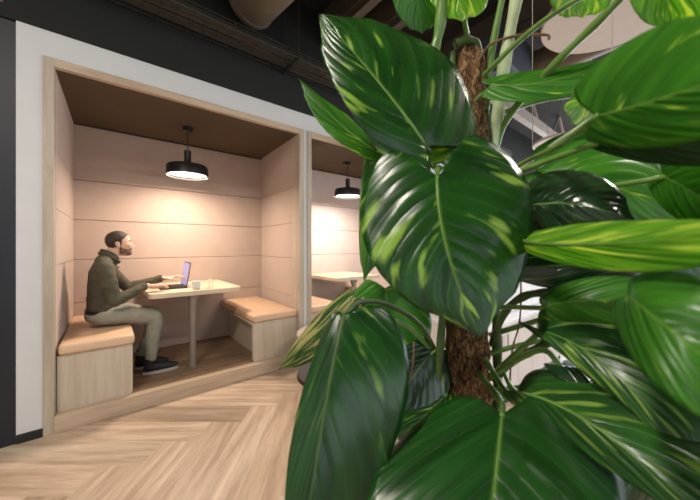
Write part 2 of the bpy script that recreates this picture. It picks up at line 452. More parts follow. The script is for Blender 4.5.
def make_table():
    t = empty('booth_table', (.62, 3.05, FB), 'light oak booth table carrying the open laptop, mug and glass', 'table')
    zt = .812
    bm = prism(bmesh.new(), rrect(.275, 2.985, 1.05, BY-.032, (.05, .05, 0, 0)), zt-.040, zt)
    obj('table_top', bm, 'oaktop', t)
    bm = bmesh.new(); tube(bm, [(.62, 3.06, FB+.010), (.62, 3.06, zt-.10), (.62, 3.06, zt-.045)], [.030, .031, .056], 24); obj('leg', bm, 'steel', t, 40)
    bm = bmesh.new(); tube(bm, [(.62, 3.06, zt-.046), (.62, 3.06, zt-.040)], .07, 24); obj('mounting_plate', bm, 'steel', t, 40)
    bm = bmesh.new(); tube(bm, [(.62, 3.06, FB), (.62, 3.06, FB+.012)], .034, 24); obj('foot_plate', bm, 'steel', t, 40)
    bm = bmesh.new(); box(bm, (.4, BY-.075, zt-.07), (.95, BY-.032, zt-.040)); obj('wall_bracket', bm, 'steel', t)
    return t, zt
tb, ZT = make_table()
c = copy_tree(tb); c.location.x += DX; c['label'] = 'pale wooden table in the neighbouring booth, beside the plant leaves'

def make_lamp():
    x, y, zb = .618, 3.27, 1.905
    t = empty('pendant_lamp', (x, y, zb), 'black drum pendant lamp glowing above the man\'s laptop table', 'lamp')
    bm = bmesh.new()
    lathe(bm, (x, y, zb), [(.186, 0), (.181, .090), (.170, .102), (.036, .112), (.031, .120), (.031, .245), (.025, .252), (0, .252)], 48)
    lathe(bm, (x, y, zb), [(.186, 0), (.181, .0), (.172, .07), (.0, .082)], 48)
    obj('lamp_shade', bm, 'lampblack', t, 40)
    bm = bmesh.new(); lathe(bm, (x, y, zb+.024), [(.1725, 0), (.0, 0)], 48); obj('diffuser', bm, 'glow', t)
    bm = bmesh.new(); tube(bm, [(x, y, zb+.25), (x, y, ZC-.035)], .004, 8); obj('cord', bm, 'lampblack', t, True)
    bm = bmesh.new(); tube(bm, [(x, y, ZC-.04), (x, y, ZC)], .045, 28); obj('canopy', bm, 'lampblack', t, 40)
    return t
lp = make_lamp()
l2 = copy_tree(lp); l2.location.x = 2.60; l2.location.y = 3.22; l2['label'] = 'black drum pendant lamp in the neighbouring booth, beside the plant'
for ch in l2.children:
    if 'diffuser' in ch.name: ch.data = ch.data.copy(); ch.data.materials[0] = M['glow2']
def area(name, loc, rot, sx, sy, power, col, shape='RECTANGLE', spread=180):
    l = bpy.data.lights.new(name, 'AREA'); l.shape = shape; l.size = sx
    if shape in ('RECTANGLE', 'ELLIPSE'): l.size_y = sy
    l.energy = power; l.color = col; l.spread = R(spread)
    o = bpy.data.objects.new(name, l); C.objects.link(o); o.location = loc; o.rotation_euler = rot
    return o
area('booth_lamp_light', (.618, 3.27, 1.917), (0, 0, 0), .33, .33, 25, (1, .79, .62), 'DISK')
area('neighbour_lamp_light', (2.60, 3.22, 1.917), (0, 0, 0), .33, .33, 22, (1, .86, .74), 'DISK')

# ------------------------------------------------------------------ table things
z = ZT
t = empty('laptop', (.50, 3.36, z), 'thin dark laptop with lavender screen, open on the oak table', 'laptop')
bm = bx((.385, 3.22, z), (.605, 3.52, z+.014), .004); base = obj('keyboard_base', bm, 'laptop', t, 40)
bm = bmesh.new()
for r_ in range(5):
    for k in range(12): box(bm, (.45+.026*r_, 3.235+.0228*k, z+.0141), (.471+.026*r_, 3.254+.0228*k, z+.0165))
obj('keys', bm, 'black', base)
obj('trackpad', bx((.392, 3.32, z+.0141), (.44, 3.42, z+.0155)), 'steel', base)
ang = R(9)
def lid(bm_, x0, x1, y0, y1, z0, z1):
    for v in box(bm_, (x0, y0, z0), (x1, y1, z1), .002).verts: pass
bm = bx((-.004, 3.22, 0), (.004, 3.52, .235), .002)
bmesh.ops.rotate(bm, verts=bm.verts, cent=(0, 0, 0), matrix=Matrix.Rotation(ang, 3, 'Y')); bmesh.ops.translate(bm, verts=bm.verts, vec=(.60, 0, z+.012))
ld = obj('lid', bm, 'laptop', t, 40)
bm = bx((-.0052, 3.23, .012), (-.0041, 3.51, .226))
bmesh.ops.rotate(bm, verts=bm.verts, cent=(0, 0, 0), matrix=Matrix.Rotation(ang, 3, 'Y')); bmesh.ops.translate(bm, verts=bm.verts, vec=(.60, 0, z+.012))
obj('screen', bm, 'screen', ld)

mx_, my_ = .655, 3.085
t = empty('mug', (mx_, my_, z), 'pale grey-green ceramic mug on the table behind the laptop lid', 'mug')
bm = lathe(bmesh.new(), (mx_, my_, z), [(0, 0), (.026, 0), (.032, .006), (.040, .078), (.038, .080), (.036, .078), (.029, .010), (0, .008)], 32)
obj('cup_body', bm, 'ceramic', t, 60)
bm = tube(bmesh.new(), spline([(mx_-.034, my_-.01, z+.062), (mx_-.058, my_-.014, z+.056), (mx_-.056, my_-.014, z+.03), (mx_-.031, my_-.01, z+.02)], 6), .005, 8)
obj('handle', bm, 'ceramic', t, True)
bm = lathe(bmesh.new(), (mx_, my_, z+.062), [(.0345, 0), (0, 0)], 28); obj('coffee', bm, 'coffee', t)
def tumbler(x, y, h, r, lab):
    t = empty('water_glass', (x, y, z), lab, 'glass')
    bm = lathe(bmesh.new(), (x, y, z), [(0, 0), (r*.9, 0), (r, h), (r-.002, h), (r*.9-.003, .008), (0, .008)], 28)
    obj('glass_body', bm, 'glass', t, 60)
tumbler(.745, 3.07, .078, .026, 'clear water glass nearest the table front, right of the mug')
tumbler(.80, 3.16, .088, .026, 'taller clear glass standing just behind the nearer water glass')

# ------------------------------------------------------------------ the man
def remesh(bm, vox, sm=4):
    me = bpy.data.meshes.new('tmp'); bm.to_mesh(me); bm.free()
    o = bpy.data.objects.new('tmp', me); C.objects.link(o)
    m = o.modifiers.new('r', 'REMESH'); m.mode = 'VOXEL'; m.voxel_size = vox; m.use_smooth_shade = True
    s = o.modifiers.new('s', 'SMOOTH'); s.iterations = sm; s.factor = .5
    dg = bpy.context.evaluated_depsgraph_get(); dg.update()
    me2 = bpy.data.meshes.new_from_object(o.evaluated_get(dg))
    bpy.data.objects.remove(o); out = bmesh.new(); out.from_mesh(me2)
    bpy.data.meshes.remove(me2); bpy.data.meshes.remove(me)
    return out
def ball(bm, c, r, rot=None, seg=20):
    if isinstance(r, (int, float)): r = (r, r, r)
    mt = Matrix.Translation(Vector(c))
    if rot is not None: mt = mt @ rot.to_4x4()
    mt = mt @ Matrix.Diagonal((*r, 1))
    bmesh.ops.create_uvsphere(bm, u_segments=seg, v_segments=seg//2+2, radius=1, matrix=mt)
def limb(bm, pts):
    # pts: (x,y,z,r) chain of tapered capsules
    for (a, b) in zip(pts, pts[1:]):
        pa, pb = Vector(a[:3]), Vector(b[:3]); n = max(2, int((pb-pa).length/(min(a[3], b[3])*.35)))
        ps = [pa.lerp(pb, k/n) for k in range(n+1)]; rs = [a[3]+(b[3]-a[3])*k/n for k in range(n+1)]
        tube(bm, ps, rs, 16)
    for p in pts: ball(bm, p[:3], p[3])
MY = 3.20
man = empty('person', (-.02, MY, .575), 'seated man with short dark hair and beard, olive shirt, grey-green trousers, typing on a laptop', 'person')
HC = Vector((.084, MY, 1.238))                 # head centre
def hp(x, y, z_): return HC+Vector((x, y, z_))*.97
tilt = Matrix.Rotation(R(6), 3, 'Y')
def head_local(bm):
    ball(bm, hp(-.008, 0, .028), (.087, .072, .081))               # skull
    ball(bm, hp(.028, 0, -.005), (.062, .062, .088))               # face
    ball(bm, hp(.035, 0, -.068), (.050, .047, .036))               # jaw
    ball(bm, hp(.068, 0, -.083), (.020, .022, .018))               # chin
    ball(bm, hp(.070, 0, .028), (.020, .045, .014))                # brow
    tube(bm, [hp(.080, 0, .022), hp(.090, 0, -.004), hp(.096, 0, -.020)], [.008, .009, .011], 12)
    ball(bm, hp(.094, 0, -.022), (.012, .012, .010))               # nose tip
    for s in (-1, 1):
        ball(bm, hp(.088, s*.011, -.026), (.009, .008, .007))
        ball(bm, hp(.058, s*.038, -.010), (.022, .020, .018))      # cheekbone
        # ear
        ball(bm, hp(-.012, s*.074, -.008), (.015, .007, .026), Matrix.Rotation(R(-10), 3, 'Y'))
        ball(bm, hp(-.008, s*.072, -.032), (.010, .007, .012))
    ball(bm, hp(.080, 0, -.052), (.012, .022, .008)); ball(bm, hp(.078, 0, -.062), (.011, .019, .007))
# hands -------------------------------------------------------------
def hand(bm, wrist, direc, s, lift=0., splay=1.):
    """palm + five fingers; direc = pointing direction, palm down; s=+1 thumb towards +Y side"""
    w = Vector(wrist); d = Vector(direc).normalized(); up = Vector((0, 0, 1)); side = up.cross(d).normalized(); up = d.cross(side)
    K = 1.14
    def P(a, b, c_): return w+d*a*K+side*b*s*K+up*c_*K
    for k, (b0, L, r) in enumerate(((.030, .066, .0085), (.011, .075, .0088), (-.009, .070, .0084), (-.027, .054, .0075))):
        kn = P(.083-.004*abs(k-1.2), b0, .004)
        tube(bm, [P(.0, b0*.6, 0), kn], [.014, .0105], 10)
        ball(bm, kn, .0105)
        sp = b0*.35*splay; L = L*1.12; r = r*1.08
        j1 = kn+d*L*.45+side*s*sp*.5+up*(.006+lift); j2 = j1+d*L*.32+side*s*sp*.3-up*(.010-lift*.4); j3 = j2+d*L*.20-up*(.012-lift*.2)
        limb(bm, [(*kn, r), (*j1, r*1.0), (*j2, r*.95), (*j3, r*.85)])
    ball(bm, P(.045, .002, -.003), (.046, .038, .020), Matrix((d, side, up)).transposed())
    t0 = P(.022, .026, -.006); t1 = P(.050, .046, -.010); t2 = P(.075, .050, -.012); t3 = P(.094, .044, -.014)
    limb(bm, [(*t0, .014), (*t1, .0115), (*t2, .0098), (*t3, .0085)])
NE = (.055, 3.005, .775); NW = (.262, 3.115, .876); FE = (.160, 3.425, .830); FW = (.415, 3.375, .908)
ND = Vector((.95, .22, -.12)); FD = Vector((.95, -.2, .02))
bm = bmesh.new()
head_local(bm)
limb(bm, [(.052, MY, 1.185, .048), (.026, MY, 1.13, .050), (-.005, MY, 1.08, .06)])
# slim body core under the clothes
limb(bm, [(.0, MY, 1.03, .070), (-.028, MY, .88, .075), (-.025, MY, .70, .078)])
limb(bm, [(-.0, MY-.06, 1.05, .045), (-.005, MY-.145, 1.035, .045), (NE[0], NE[1], NE[2], .034), (NW[0], NW[1], NW[2], .025), (*(Vector(NW)+ND.normalized()*.02), .022)])
limb(bm, [(-.0, MY+.06, 1.05, .045), (-.005, MY+.145, 1.035, .045), (FE[0], FE[1], FE[2], .034), (FW[0], FW[1], FW[2], .025), (*(Vector(FW)+FD.normalized()*.02), .022)])
for s, kx, ax, ay in ((-1, .335, .30, -.085), (1, .345, .25, .095)):
    limb(bm, [(-.02, MY+s*.08, .665, .07), (kx, MY+s*.095, .585, .047), (ax-.01, MY+ay, .22, .032), (ax, MY+ay, .17, .028), (ax+.12, MY+ay, .148, .018)])
hand(bm, Vector(NW)+ND.normalized()*.010, ND, 1, 0, 1.)
hand(bm, Vector(FW)+FD.normalized()*.015, FD, -1, .004, 1.5)
obj('body', remesh(bm, .0045, 3), 'skin', man, True)
# shirt
bm = bmesh.new()
limb(bm, [(-.005, MY, 1.075, .078), (-.02, MY, .99, .096), (-.03, MY, .88, .094), (-.028, MY, .77, .098), (-.025, MY, .715, .102)])
for s in (-1, 1):
    limb(bm, [(-.02, MY+s*.05, 1.04, .070), (-.022, MY+s*.06, .95, .084), (-.03, MY+s*.06, .84, .082), (-.025, MY+s*.06, .72, .086)])
    limb(bm, [(-.01, MY+s*.03, 1.105, .055), (-.015, MY+s*.10, 1.075, .055), (-.008, MY+s*.15, 1.04, .060)])
    ball(bm, (.035, MY+s*.07, .985), (.055, .07, .08))
sl = [((-.008, MY-.15, 1.035, .061), (.02, 3.02, .92, .055), (NE[0]-.005, NE[1], NE[2]+.005, .047), (.15, 3.06, .822, .043), (NW[0]-.025, NW[1]-.012, NW[2]-.004, .034)),
      ((-.008, MY+.15, 1.035, .061), (.078, 3.392, .925, .056), (FE[0]-.005, FE[1], FE[2]+.005, .047), (.26, 3.405, .865, .042), (FW[0]-.025, FW[1]+.008, FW[2]-.004, .034))]
for L in sl: limb(bm, list(L))
bmr = remesh(bm, .007, 4)
for v in bmr.verts:                             # soft folds in the cloth
    p = v.co; n = mnoise.noise(Vector((p.x*16, p.y*10, p.z*26)))
    v.co += v.normal*(.0045*n+.003*math.sin(p.z*70+p.x*40+3*n)*max(0, n+.2))
shirt = obj('shirt', bmr, 'shirt', man, True)
bm = bmesh.new()
for s in (-1, 1):
    tube(bm, spline([(-.034, MY+s*.015, 1.186), (-.008, MY+s*.054, 1.178), (.045, MY+s*.052, 1.152), (.076, MY+s*.018, 1.108)], 6), .013, 8)
    tube(bm, spline([(-.046, MY+s*.015, 1.162), (-.015, MY+s*.060, 1.154), (.045, MY+s*.062, 1.120), (.084, MY+s*.020, 1.080)], 6), .015, 8)
obj('collar', remesh(bm, .005, 2), 'shirt', shirt, True)
for L, W_, D in ((sl[0], NW, ND), (sl[1], FW, FD)):
    d = D.normalized(); p = Vector(L[-1][:3]); bm = tube(bmesh.new(), [p-d*.006, p+d*.03], [.036, .033], 20)
    obj('cuff', bm, 'shirt', shirt, 40)
for k in range(5):
    bm = bmesh.new(); ball(bm, (.080-.004*k, MY, 1.04-.06*k), .006, None, 8); obj('button', bm, 'black', shirt, True)
# belt
bm = bmesh.new(); pts = [(-.028+.109*math.cos(a), MY+.148*math.sin(a)) for a in [2*math.pi*k/40 for k in range(40)]]
prism(bm, pts, .672, .706); obj('belt', bm, 'black', man, 40)
# trousers
bm = bmesh.new()
ball(bm, (-.035, MY, .655), (.108, .155, .078))
tr = []
for s, kx, ax, ay in ((-1, .335, .30, -.085), (1, .345, .25, .095)):
    limb(bm, [(-.025, MY+s*.075, .660, .080), (.15, MY+s*.085, .640, .075), (kx-.01, MY+s*.095, .592, .062), (kx-.005, MY+s*.095, .55, .060), (kx-.02, MY+s*.09, .42, .056), (ax, MY+ay, .245, .046)])
bmr = remesh(bm, .007, 4)
for v in bmr.verts:
    p = v.co; n = mnoise.noise(Vector((p.x*20, p.y*12, p.z*18+5)))
    v.co += v.normal*(.004*n+.003*math.sin(p.z*60-p.x*60+3*n)*max(0, n+.1))
    if v.co.z < .577 and v.co.x < .16: v.co.z = .577
obj('trousers', bmr, 'trousers', man, True)
# shoes
for s, ax, ay in ((-1, .30, -.085), (1, .25, .095)):
    y = MY+ay
    bm = bmesh.new()
    limb(bm, [(ax-.002, y, .262, .041), (ax-.01, y, .165, .043)])
    limb(bm, [(ax-.02, y, .158, .036), (ax+.07, y, .155, .040), (ax+.15, y, .143, .034), (ax+.185, y, .138, .026)])
    bmr = remesh(bm, .005, 3)
    for v in bmr.verts: v.co.z = max(v.co.z, FB+.018)
    sh = obj('shoe', bmr, 'shoe', man, True)
    out = []
    for k in range(36):
        a = 2*math.pi*k/36; cx = math.cos(a); out.append((ax+.078+.137*cx, y+(.043+.006*cx)*math.sin(a)*(1-.15*abs(cx)**3)))
    bm = prism(bmesh.new(), out, FB, FB+.022); obj('sole', bm, 'sole', sh, 40)
    bm = bmesh.new()
    for k in range(4):
        x = ax+.045+.024*k; tube(bm, [(x, y-.022, .19-.009*k), (x+.004, y, .199-.009*k), (x, y+.022, .19-.009*k)], .0028, 6)
    obj('laces', bm, 'black', sh, True)
# hair: cap thicker than the skull above a hairline
bm = bmesh.new()
ball(bm, hp(-.009, 0, .031), (.0880, .0735, .0815), None, 64)
rm = []
for v in bm.verts:
    l = (v.co-HC)/.97
    # hairline: forehead high, temples, nape low
    lim = -.05 if l.x < -.035 else (-.022 if (l.x < .022 and abs(l.y) > .03) else .034+(l.x-.022)*1.05)
    if l.z < lim: rm.append(v)
bmesh.ops.delete(bm, geom=rm, context='VERTS')
for v in bm.verts: v.co += v.normal*.002*mnoise.noise(v.co*60)
for v in bm.verts:
    if v.co.x < HC.x-.02 and v.co.z < HC.z: v.co.z -= .016*min(1, (HC.z-v.co.z)/.04); v.co.x += .006*min(1, (HC.z-v.co.z)/.05)
h = obj('hair', bm, 'hair', man, True); so = h.modifiers.new('s', 'SOLIDIFY'); so.thickness = .005; so.offset = -1
# beard shell
bm = bmesh.new(); head_local(bm); bmr = remesh(bm, .005, 3)
rm = []
for v in bmr.verts:
    l = (v.co-HC)/.97
    top = -.012-.9*(l.x-.0) if l.x < .03 else (-.040-.10*max(0, l.x-.03))
    if l.x > .072: top = -.036
    keep = l.x > .0 and l.z < top and l.x < .112
    if abs(l.y) < .016 and -.062 < l.z < -.048 and l.x > .07: keep = False
    if l.z < -.088 and l.x < .045: keep = False
    if not keep: rm.append(v)
bmesh.ops.delete(bmr, geom=rm, context='VERTS')
for v in bmr.verts: v.co += v.normal*(.002+.001*mnoise.noise(v.co*150))
obj('beard', bmr, 'beard', man, True)
for s in (-1, 1):
    bm = bmesh.new(); ball(bm, hp(.073, s*.030, .012), (.010, .011, .0095), None, 16); e = obj('eye', bm, 'eye', man, True)
    bm = bmesh.new(); ball(bm, hp(.0805, s*.030, .010), (.003, .0055, .0055), None, 12); obj('iris', bm, 'iris', e, True)
    bm = bmesh.new(); tube(bm, [hp(.083, s*.016, .030), hp(.083, s*.032, .035), hp(.068, s*.048, .030)], [.004, .0045, .003], 8); obj('eyebrow', bm, 'hair', man, True)

# ------------------------------------------------------------------ pouf by the booth
px_, py_ = 1.68, 2.275
t = empty('pouf', (px_, py_, 0), 'round grey pouf with lighter top, on the floor by the booth post', 'pouf')
rr = .355
obj('pouf_body', lathe(bmesh.new(), (px_, py_, 0), [(0, .004), (rr-.02, .004), (rr-.008, .03), (rr-.012, .37), (rr-.03, .385), (0, .385)], 64), 'poufside', t, 50)
obj('pouf_base', lathe(bmesh.new(), (px_, py_, 0), [(0, 0), (rr, 0), (rr, .012), (rr-.012, .03), (0, .03)], 64), 'black', t, 50)
obj('pouf_top', lathe(bmesh.new(), (px_, py_, 0), [(0, .385), (rr, .385), (rr+.006, .395), (rr, .41), (rr-.01, .414), (0, .416)], 64), 'pouftop', t, 50)

# ------------------------------------------------------------------ ceiling services
t = empty('cable_tray', (1., 2.56, 2.95), 'wire mesh cable tray running along the dark wall above the booths', 'cable tray')
x0, x1 = -1.2, 6.0; ya, yb, za = 2.42, 2.68, 2.95
bm = bmesh.new()
for y_, z_ in ((ya, za), (ya, za+.03), (ya, za+.06), (yb, za), (yb, za+.03), (yb, za+.06), (ya+.065, za), (ya+.13, za), (ya+.195, za)):
    tube(bm, [(x0, y_, z_), (x1, y_, z_)], .003, 5)
x = x0
while x < x1:
    tube(bm, [(x, ya, za+.06), (x, ya, za-.001), (x, yb, za-.001), (x, yb, za+.06)], .0028, 5); x += .1
obj('wire_mesh', bm, 'tray', t)
rn = random.Random(3)
for k in range(9):
    y_ = ya+.02+.027*k; pts = []; x = x0
    while x <= x1+.01: pts.append((x, y_+rn.uniform(-.007, .007), za+.016+rn.uniform(0, .012))); x += .4
    obj('cable', tube(bmesh.new(), spline(pts, 3), rn.choice((.009, .011, .012)), 6), 'cable', t, True)
for x in (-.4, 1.36, 2.9, 4.4):
    bm = bmesh.new(); box(bm, (x-.012, ya-.03, za-.02), (x+.012, yb+.02, za-.004)); tube(bm, [(x, ya-.02, za-.01), (x, ya-.02, CZ)], .005, 6); tube(bm, [(x, yb+.01, za-.01), (x, yb+.01, CZ)], .005, 6)
    obj('hanger', bm, 'tray', t)
def duct(p0, p1, r, mat, lab, nm='air_duct', group=None):
    p0, p1 = Vector(p0), Vector(p1)
    t = empty(nm, tuple(p0), lab, 'duct', group)
    bm = tube(bmesh.new(), [p0, p1], r, 40); obj('duct_pipe', bm, mat, t, 40)
    n = int((p1-p0).length/.9)
    for k in range(n+1):
        q = p0.lerp(p1, (k+.04)/(n+.1)); d = (p1-p0).normalized()*.012
        obj('duct_collar', tube(bmesh.new(), [q-d, q+d], r+.008, 40), mat, t, 40)
    bm = bmesh.new()
    for k in (.1, .9):
        q = p0.lerp(p1, k); tube(bm, [q+Vector((0, 0, r)), (q.x, q.y, CZ)], .006, 6)
    obj('hanger', bm, 'tray', t)
duct((.98, 2.60, 3.36), (1.75, -3.5, 3.36), .20, 'duct', 'large round beige air duct crossing the ceiling above the first booth')
duct((.66, 2.66, 3.45), (1.05, -3.5, 3.45), .13, 'duct', 'smaller round air duct, leftmost under the ceiling')
for k, (x, lab) in enumerate(((1.85, 'narrow steel ceiling beam nearest the large duct'), (2.25, 'second narrow ceiling beam right of the large duct'), (3.3, 'ceiling beam above the pendant of the far booth'))):
    bm = bmesh.new(); box(bm, (x-.04, YB, 3.40), (x+.04, 2.7, 3.412)); box(bm, (x-.005, YB, 3.412), (x+.005, 2.7, 3.5)); box(bm, (x-.04, YB, 3.5), (x+.04, 2.7, CZ))
    tag(obj('ceiling_beam', bm, 'beam', origin=(x, 0, 3.5)), lab, 'beam', 'ceiling beams')
for k, (y_, lab) in enumerate(((1.9, 'pale cross strut under the ceiling, nearest the booths'), (.9, 'pale cross strut under the ceiling behind the round panels'))):
    bm = bmesh.new(); box(bm, (3.4, y_-.05, 3.2), (8.9, y_+.05, 3.23)); box(bm, (3.4, y_-.01, 3.23), (8.9, y_+.01, 3.4))
    for x in (3.5, 5., 6.5, 8.):
        tube(bm, [(x, y_, 3.38), (x+.35, y_, CZ)], .025, 6); tube(bm, [(x+.7, y_, 3.38), (x+.35, y_, CZ)], .025, 6)
    tag(obj('ceiling_strut', bm, 'beampale', origin=(6, y_, 3.3)), lab, 'strut')
duct((3.6, -3.5, 3.3), (3.9, 2.3, 3.3), .16, 'duct', 'round air duct seen through the leaves over the far booths')
t = empty('ventilation_box', (3.3, 1.5, 3.0), 'dark blue rectangular ventilation box under the ceiling', 'vent box')
obj('box_casing', bx((3.05, 1.25, 3.0), (3.6, 1.75, 3.4), .01), 'ductblue', t)
for x, y in ((3.1, 1.3), (3.55, 1.3), (3.1, 1.7), (3.55, 1.7)): obj('hanger_rod', tube(bmesh.new(), [(x, y, 3.4), (x, y, CZ)], .006, 6), 'tray', t)
def disc(cx, cy, zz, r, lab):
    t = empty('acoustic_panel', (cx, cy, zz), lab, 'ceiling panel', 'round acoustic ceiling panels')
    obj('panel_disc', lathe(bmesh.new(), (cx, cy, zz), [(0, 0), (r-.006, 0), (r, .006), (r, .034), (r-.006, .04), (0, .04)], 72), 'disc', t, 40)
    for a in (30, 150, 270):
        obj('suspension_wire', tube(bmesh.new(), [(cx+r*.7*math.cos(R(a)), cy+r*.7*math.sin(R(a)), zz+.04), (cx+r*.7*math.cos(R(a)), cy+r*.7*math.sin(R(a)), CZ-.001)], .0025, 6), 'steel', t)
Z1 = 2.95; k = (Z1-H)/(2.9-1.33)
c_, t_ = 1.81*k, 1.985*k
disc(.773*c_+.634*t_, -.634*c_+.773*t_, Z1, .45*k, 'large round beige acoustic panel hanging below the ceiling at top right')
p = at(566, 140, (2.75-H)/((Y0-140)/F))
disc(p.x+.15, p.y+.05, 2.75, .42, 'smaller-looking far round acoustic panel seen through a gap in the leaves')

# ------------------------------------------------------------------ storage cabinet behind the plant
t = empty('storage_cabinet', (2.9, .98, 0), 'white low storage cabinet standing behind the plant pole', 'cabinet')
cx0, cx1, cy0, cy1 = 2.05, 3.85, 1.02, 1.45
obj('plinth', bx((cx0+.02, cy0+.03, 0), (cx1-.02, cy1, .06)), 'black', t)
obj('carcass', bx((cx0, cy0+.018, .06), (cx1, cy1, .60)), 'cabinet', t)
obj('worktop', bx((cx0-.01, cy0-.01, .60), (cx1+.01, cy1+.01, .63), .003), 'cabinettop', t)
obj('upper_box', bx((cx0, cy0+.12, .63), (cx1, cy1, 1.06)), 'cabinettop', t)
n = 6; w = (cx1-cx0)/n
for k in range(n):
    d = obj('door', bx((cx0+w*k+.003, cy0, .065), (cx0+w*(k+1)-.003, cy0+.018, .595), .002), 'cabinet', t)
    xh = cx0+w*k+(.05 if k % 2 else w-.05)
    obj('handle', tube(bmesh.new(), [(xh, cy0-.02, .44), (xh, cy0-.02, .54)], .005, 8), 'steel', d)
    obj('upper_door', bx((cx0+w*k+.003, cy0+.104, .64), (cx0+w*(k+1)-.003, cy0+.12, 1.055), .002), 'cabinettop', t)
# building outside the far windows
t = empty('brick_building', (18, 0, 0), 'sunlit pinkish building seen through the far window', 'building')
obj('facade', bx((18, -8, -3), (22, 12, 3.2)), 'brick', t)
bm = bmesh.new()
for k in range(12):
    for z_ in (-1.2, .6, 2.): box(bm, (17.95, -7+1.5*k, z_), (18.0, -6.2+1.5*k, z_+.9))
obj('facade_windows', bm, 'white_wall', t)

# ------------------------------------------------------------------ the plant
PP = Vector((.545, .31, 0))
plant = empty('climbing_plant', tuple(PP), 'large variegated climbing plant with heart-shaped leaves on a mossy pole, filling the foreground', 'plant')
ptop = at(470, 42, .585); pbot = Vector((PP.x, PP.y, .36))
def polec(z): return pbot.lerp(ptop, (z-.36)/(ptop.z-.36))
def prof(u):
    T = ((0, .50), (.06, .72), (.14, .88), (.24, .98), (.33, 1.), (.45, .95), (.58, .82), (.7, .62), (.8, .42), (.88, .25), (.94, .12), (.98, .045), (1, 0.))
    for (a, b), (c_, d) in zip(T, T[1:]):
        if u <= c_: return b+(d-b)*(u-a)/(c_-a)
    return 0
def leaf(B, T, L, Rr, mat, mid=None, lobe=.20, curl=.10, wave=.05, pet=None, petr=.0035, petmat='stalk', seed=0, up=.33, NU=44, NV=12, ripple=.004, droop=0., pw=1.):
    """B petiole junction, T tip, L/R widest edge points, each (px, py, depth) measured; converted to places in the room"""
    B, T, L, Rr = (at(*q) for q in (B, T, L, Rr))
    mm = at(*mid) if mid else None
    rn = random.Random(seed*7+3)
    ln = (T-B).length
    c0 = (B+T)/2
    def spine(u):
        if mm is None: p = B.lerp(T, u)
        else:
            ctrl = 2*mm-.5*(B+T); p = B*(1-u)**2+ctrl*2*u*(1-u)+T*u*u
        return p+Vector((0, 0, -droop*u*u*ln))
    ax = (T-B).normalized()
    m0 = spine(up)
    SW = .20
    def sweep(u, a): return ln*SW*a*math.sin(math.pi*min(1, u*.92+.08))**.8*(.55+.45*a)
    sL = L-m0-ax*sweep(up, 1)*.8; sR = Rr-m0-ax*sweep(up, 1)*.8
    nrm = (sR.normalized()-sL.normalized()).cross(ax).normalized()
    if nrm.dot(Vector((0, 0, H))-c0) < 0: nrm = -nrm
    bm = bmesh.new(); uvl = bm.loops.layers.uv.new('UVMap')
    ph1, ph2 = rn.uniform(0, 6), rn.uniform(0, 6)
    rows = []
    for i in range(NU+1):
        u = i/NU; c_ = spine(u); hw = prof(u)**pw; row = []
        for j in range(-NV, NV+1):
            v = j/NV; a = abs(v); s = sR if v > 0 else sL; sl = s.length
            s2 = s-ax*s.dot(ax)*.0
            p = c_+s2*(hw*a)
            p -= ax*(ln*lobe*(1-u)**3*a**1.2*(2-a))                    # lobes behind the junction
            p += ax*(sweep(u, a)*min(1, (1-u)*5))                      # veins sweep to the tip
            dz = -curl*sl*(a**2)*hw
            dz += ripple*sl*math.sin(u*60+a*3)*a*(1-a*.4)*hw*.6
            dz += wave*sl*math.sin(u*9+(ph1 if v > 0 else ph2)+a*1.5)*a*a*hw
            dz += .02*sl*(a*4 if a < .08 else .32)
            p += nrm*dz
            row.append((bm.verts.new(p), (u, v*.5+.5)))
        rows.append(row)
    for r0, r1 in zip(rows, rows[1:]):
        for j in range(2*NV):
            q = (r0[j], r0[j+1], r1[j+1], r1[j])
            try: f = bm.faces.new([x[0] for x in q])
            except ValueError: continue
            for l, x in zip(f.loops, q): l[uvl].uv = x[1]
    bmesh.ops.remove_doubles(bm, verts=bm.verts, dist=1e-6)
    o = obj('leaf', bm, mat, plant, True)
    sb = o.modifiers.new('s', 'SOLIDIFY'); sb.thickness = .0006; sb.offset = 0
    # midrib standing a little proud
    mr = bmesh.new(); n_ = 14
    tube(mr, [spine(k/n_)-nrm*.0005 for k in range(n_+1)], [max(.0004, (.0022*ln/.2)*(1-k/n_)) for k in range(n_+1)], 6)
    obj('midrib', mr, petmat, o, True)
    pz = max(.45, min(1.6, B.z-.05))
    if True:
        pts = [B+ax*.004]+([at(*q) for q in pet] if pet else [B.lerp(polec(pz), .5)-ax*.01+Vector((0, 0, .01)), polec(pz)])
        sp = spline(pts, 8); n_ = len(sp)
        obj('petiole', tube(bmesh.new(), sp, [petr*(1+.5*k/n_) for k in range(n_)], 10), petmat, o, True)
    return o
# upper left
leaf((427, 148, .46), (319, 15, .50), (348, 108, .44), (440, 42, .50), 'leafvar', (380, 84, .455), lobe=.15, seed=1, pw=.72, pet=[(440, 160, .52), (462, 170, .58)], up=.45)
leaf((378, 152, .55), (298, 78, .58), (334, 136, .54), (345, 112, .60), 'leafbright', (338, 122, .555), lobe=.08, seed=2, pet=[(400, 180, .57), (450, 215, .60)], up=.4)
leaf((371, 165, .58), (364, 282, .56), (359, 205, .60), (400, 205, .60), 'leafbright', (367, 220, .57), seed=3, pet=[(400, 165, .6), (455, 200, .62)])
leaf((426, 156, .485), (460, 96, .50), (436, 118, .49), (464, 140, .49), 'leaflime', None, seed=33, lobe=.1, curl=.12, pet=[(432, 166, .52), (458, 175, .60)])
# big centre leaf
leaf((437, 176, .42), (481, 338, .36), (360, 222, .41), (536, 188, .40), 'leafvar', (447, 250, .385), lobe=.22, seed=14, pw=.8, curl=.14, pet=[(440, 168, .50), (460, 190, .60)], up=.30)
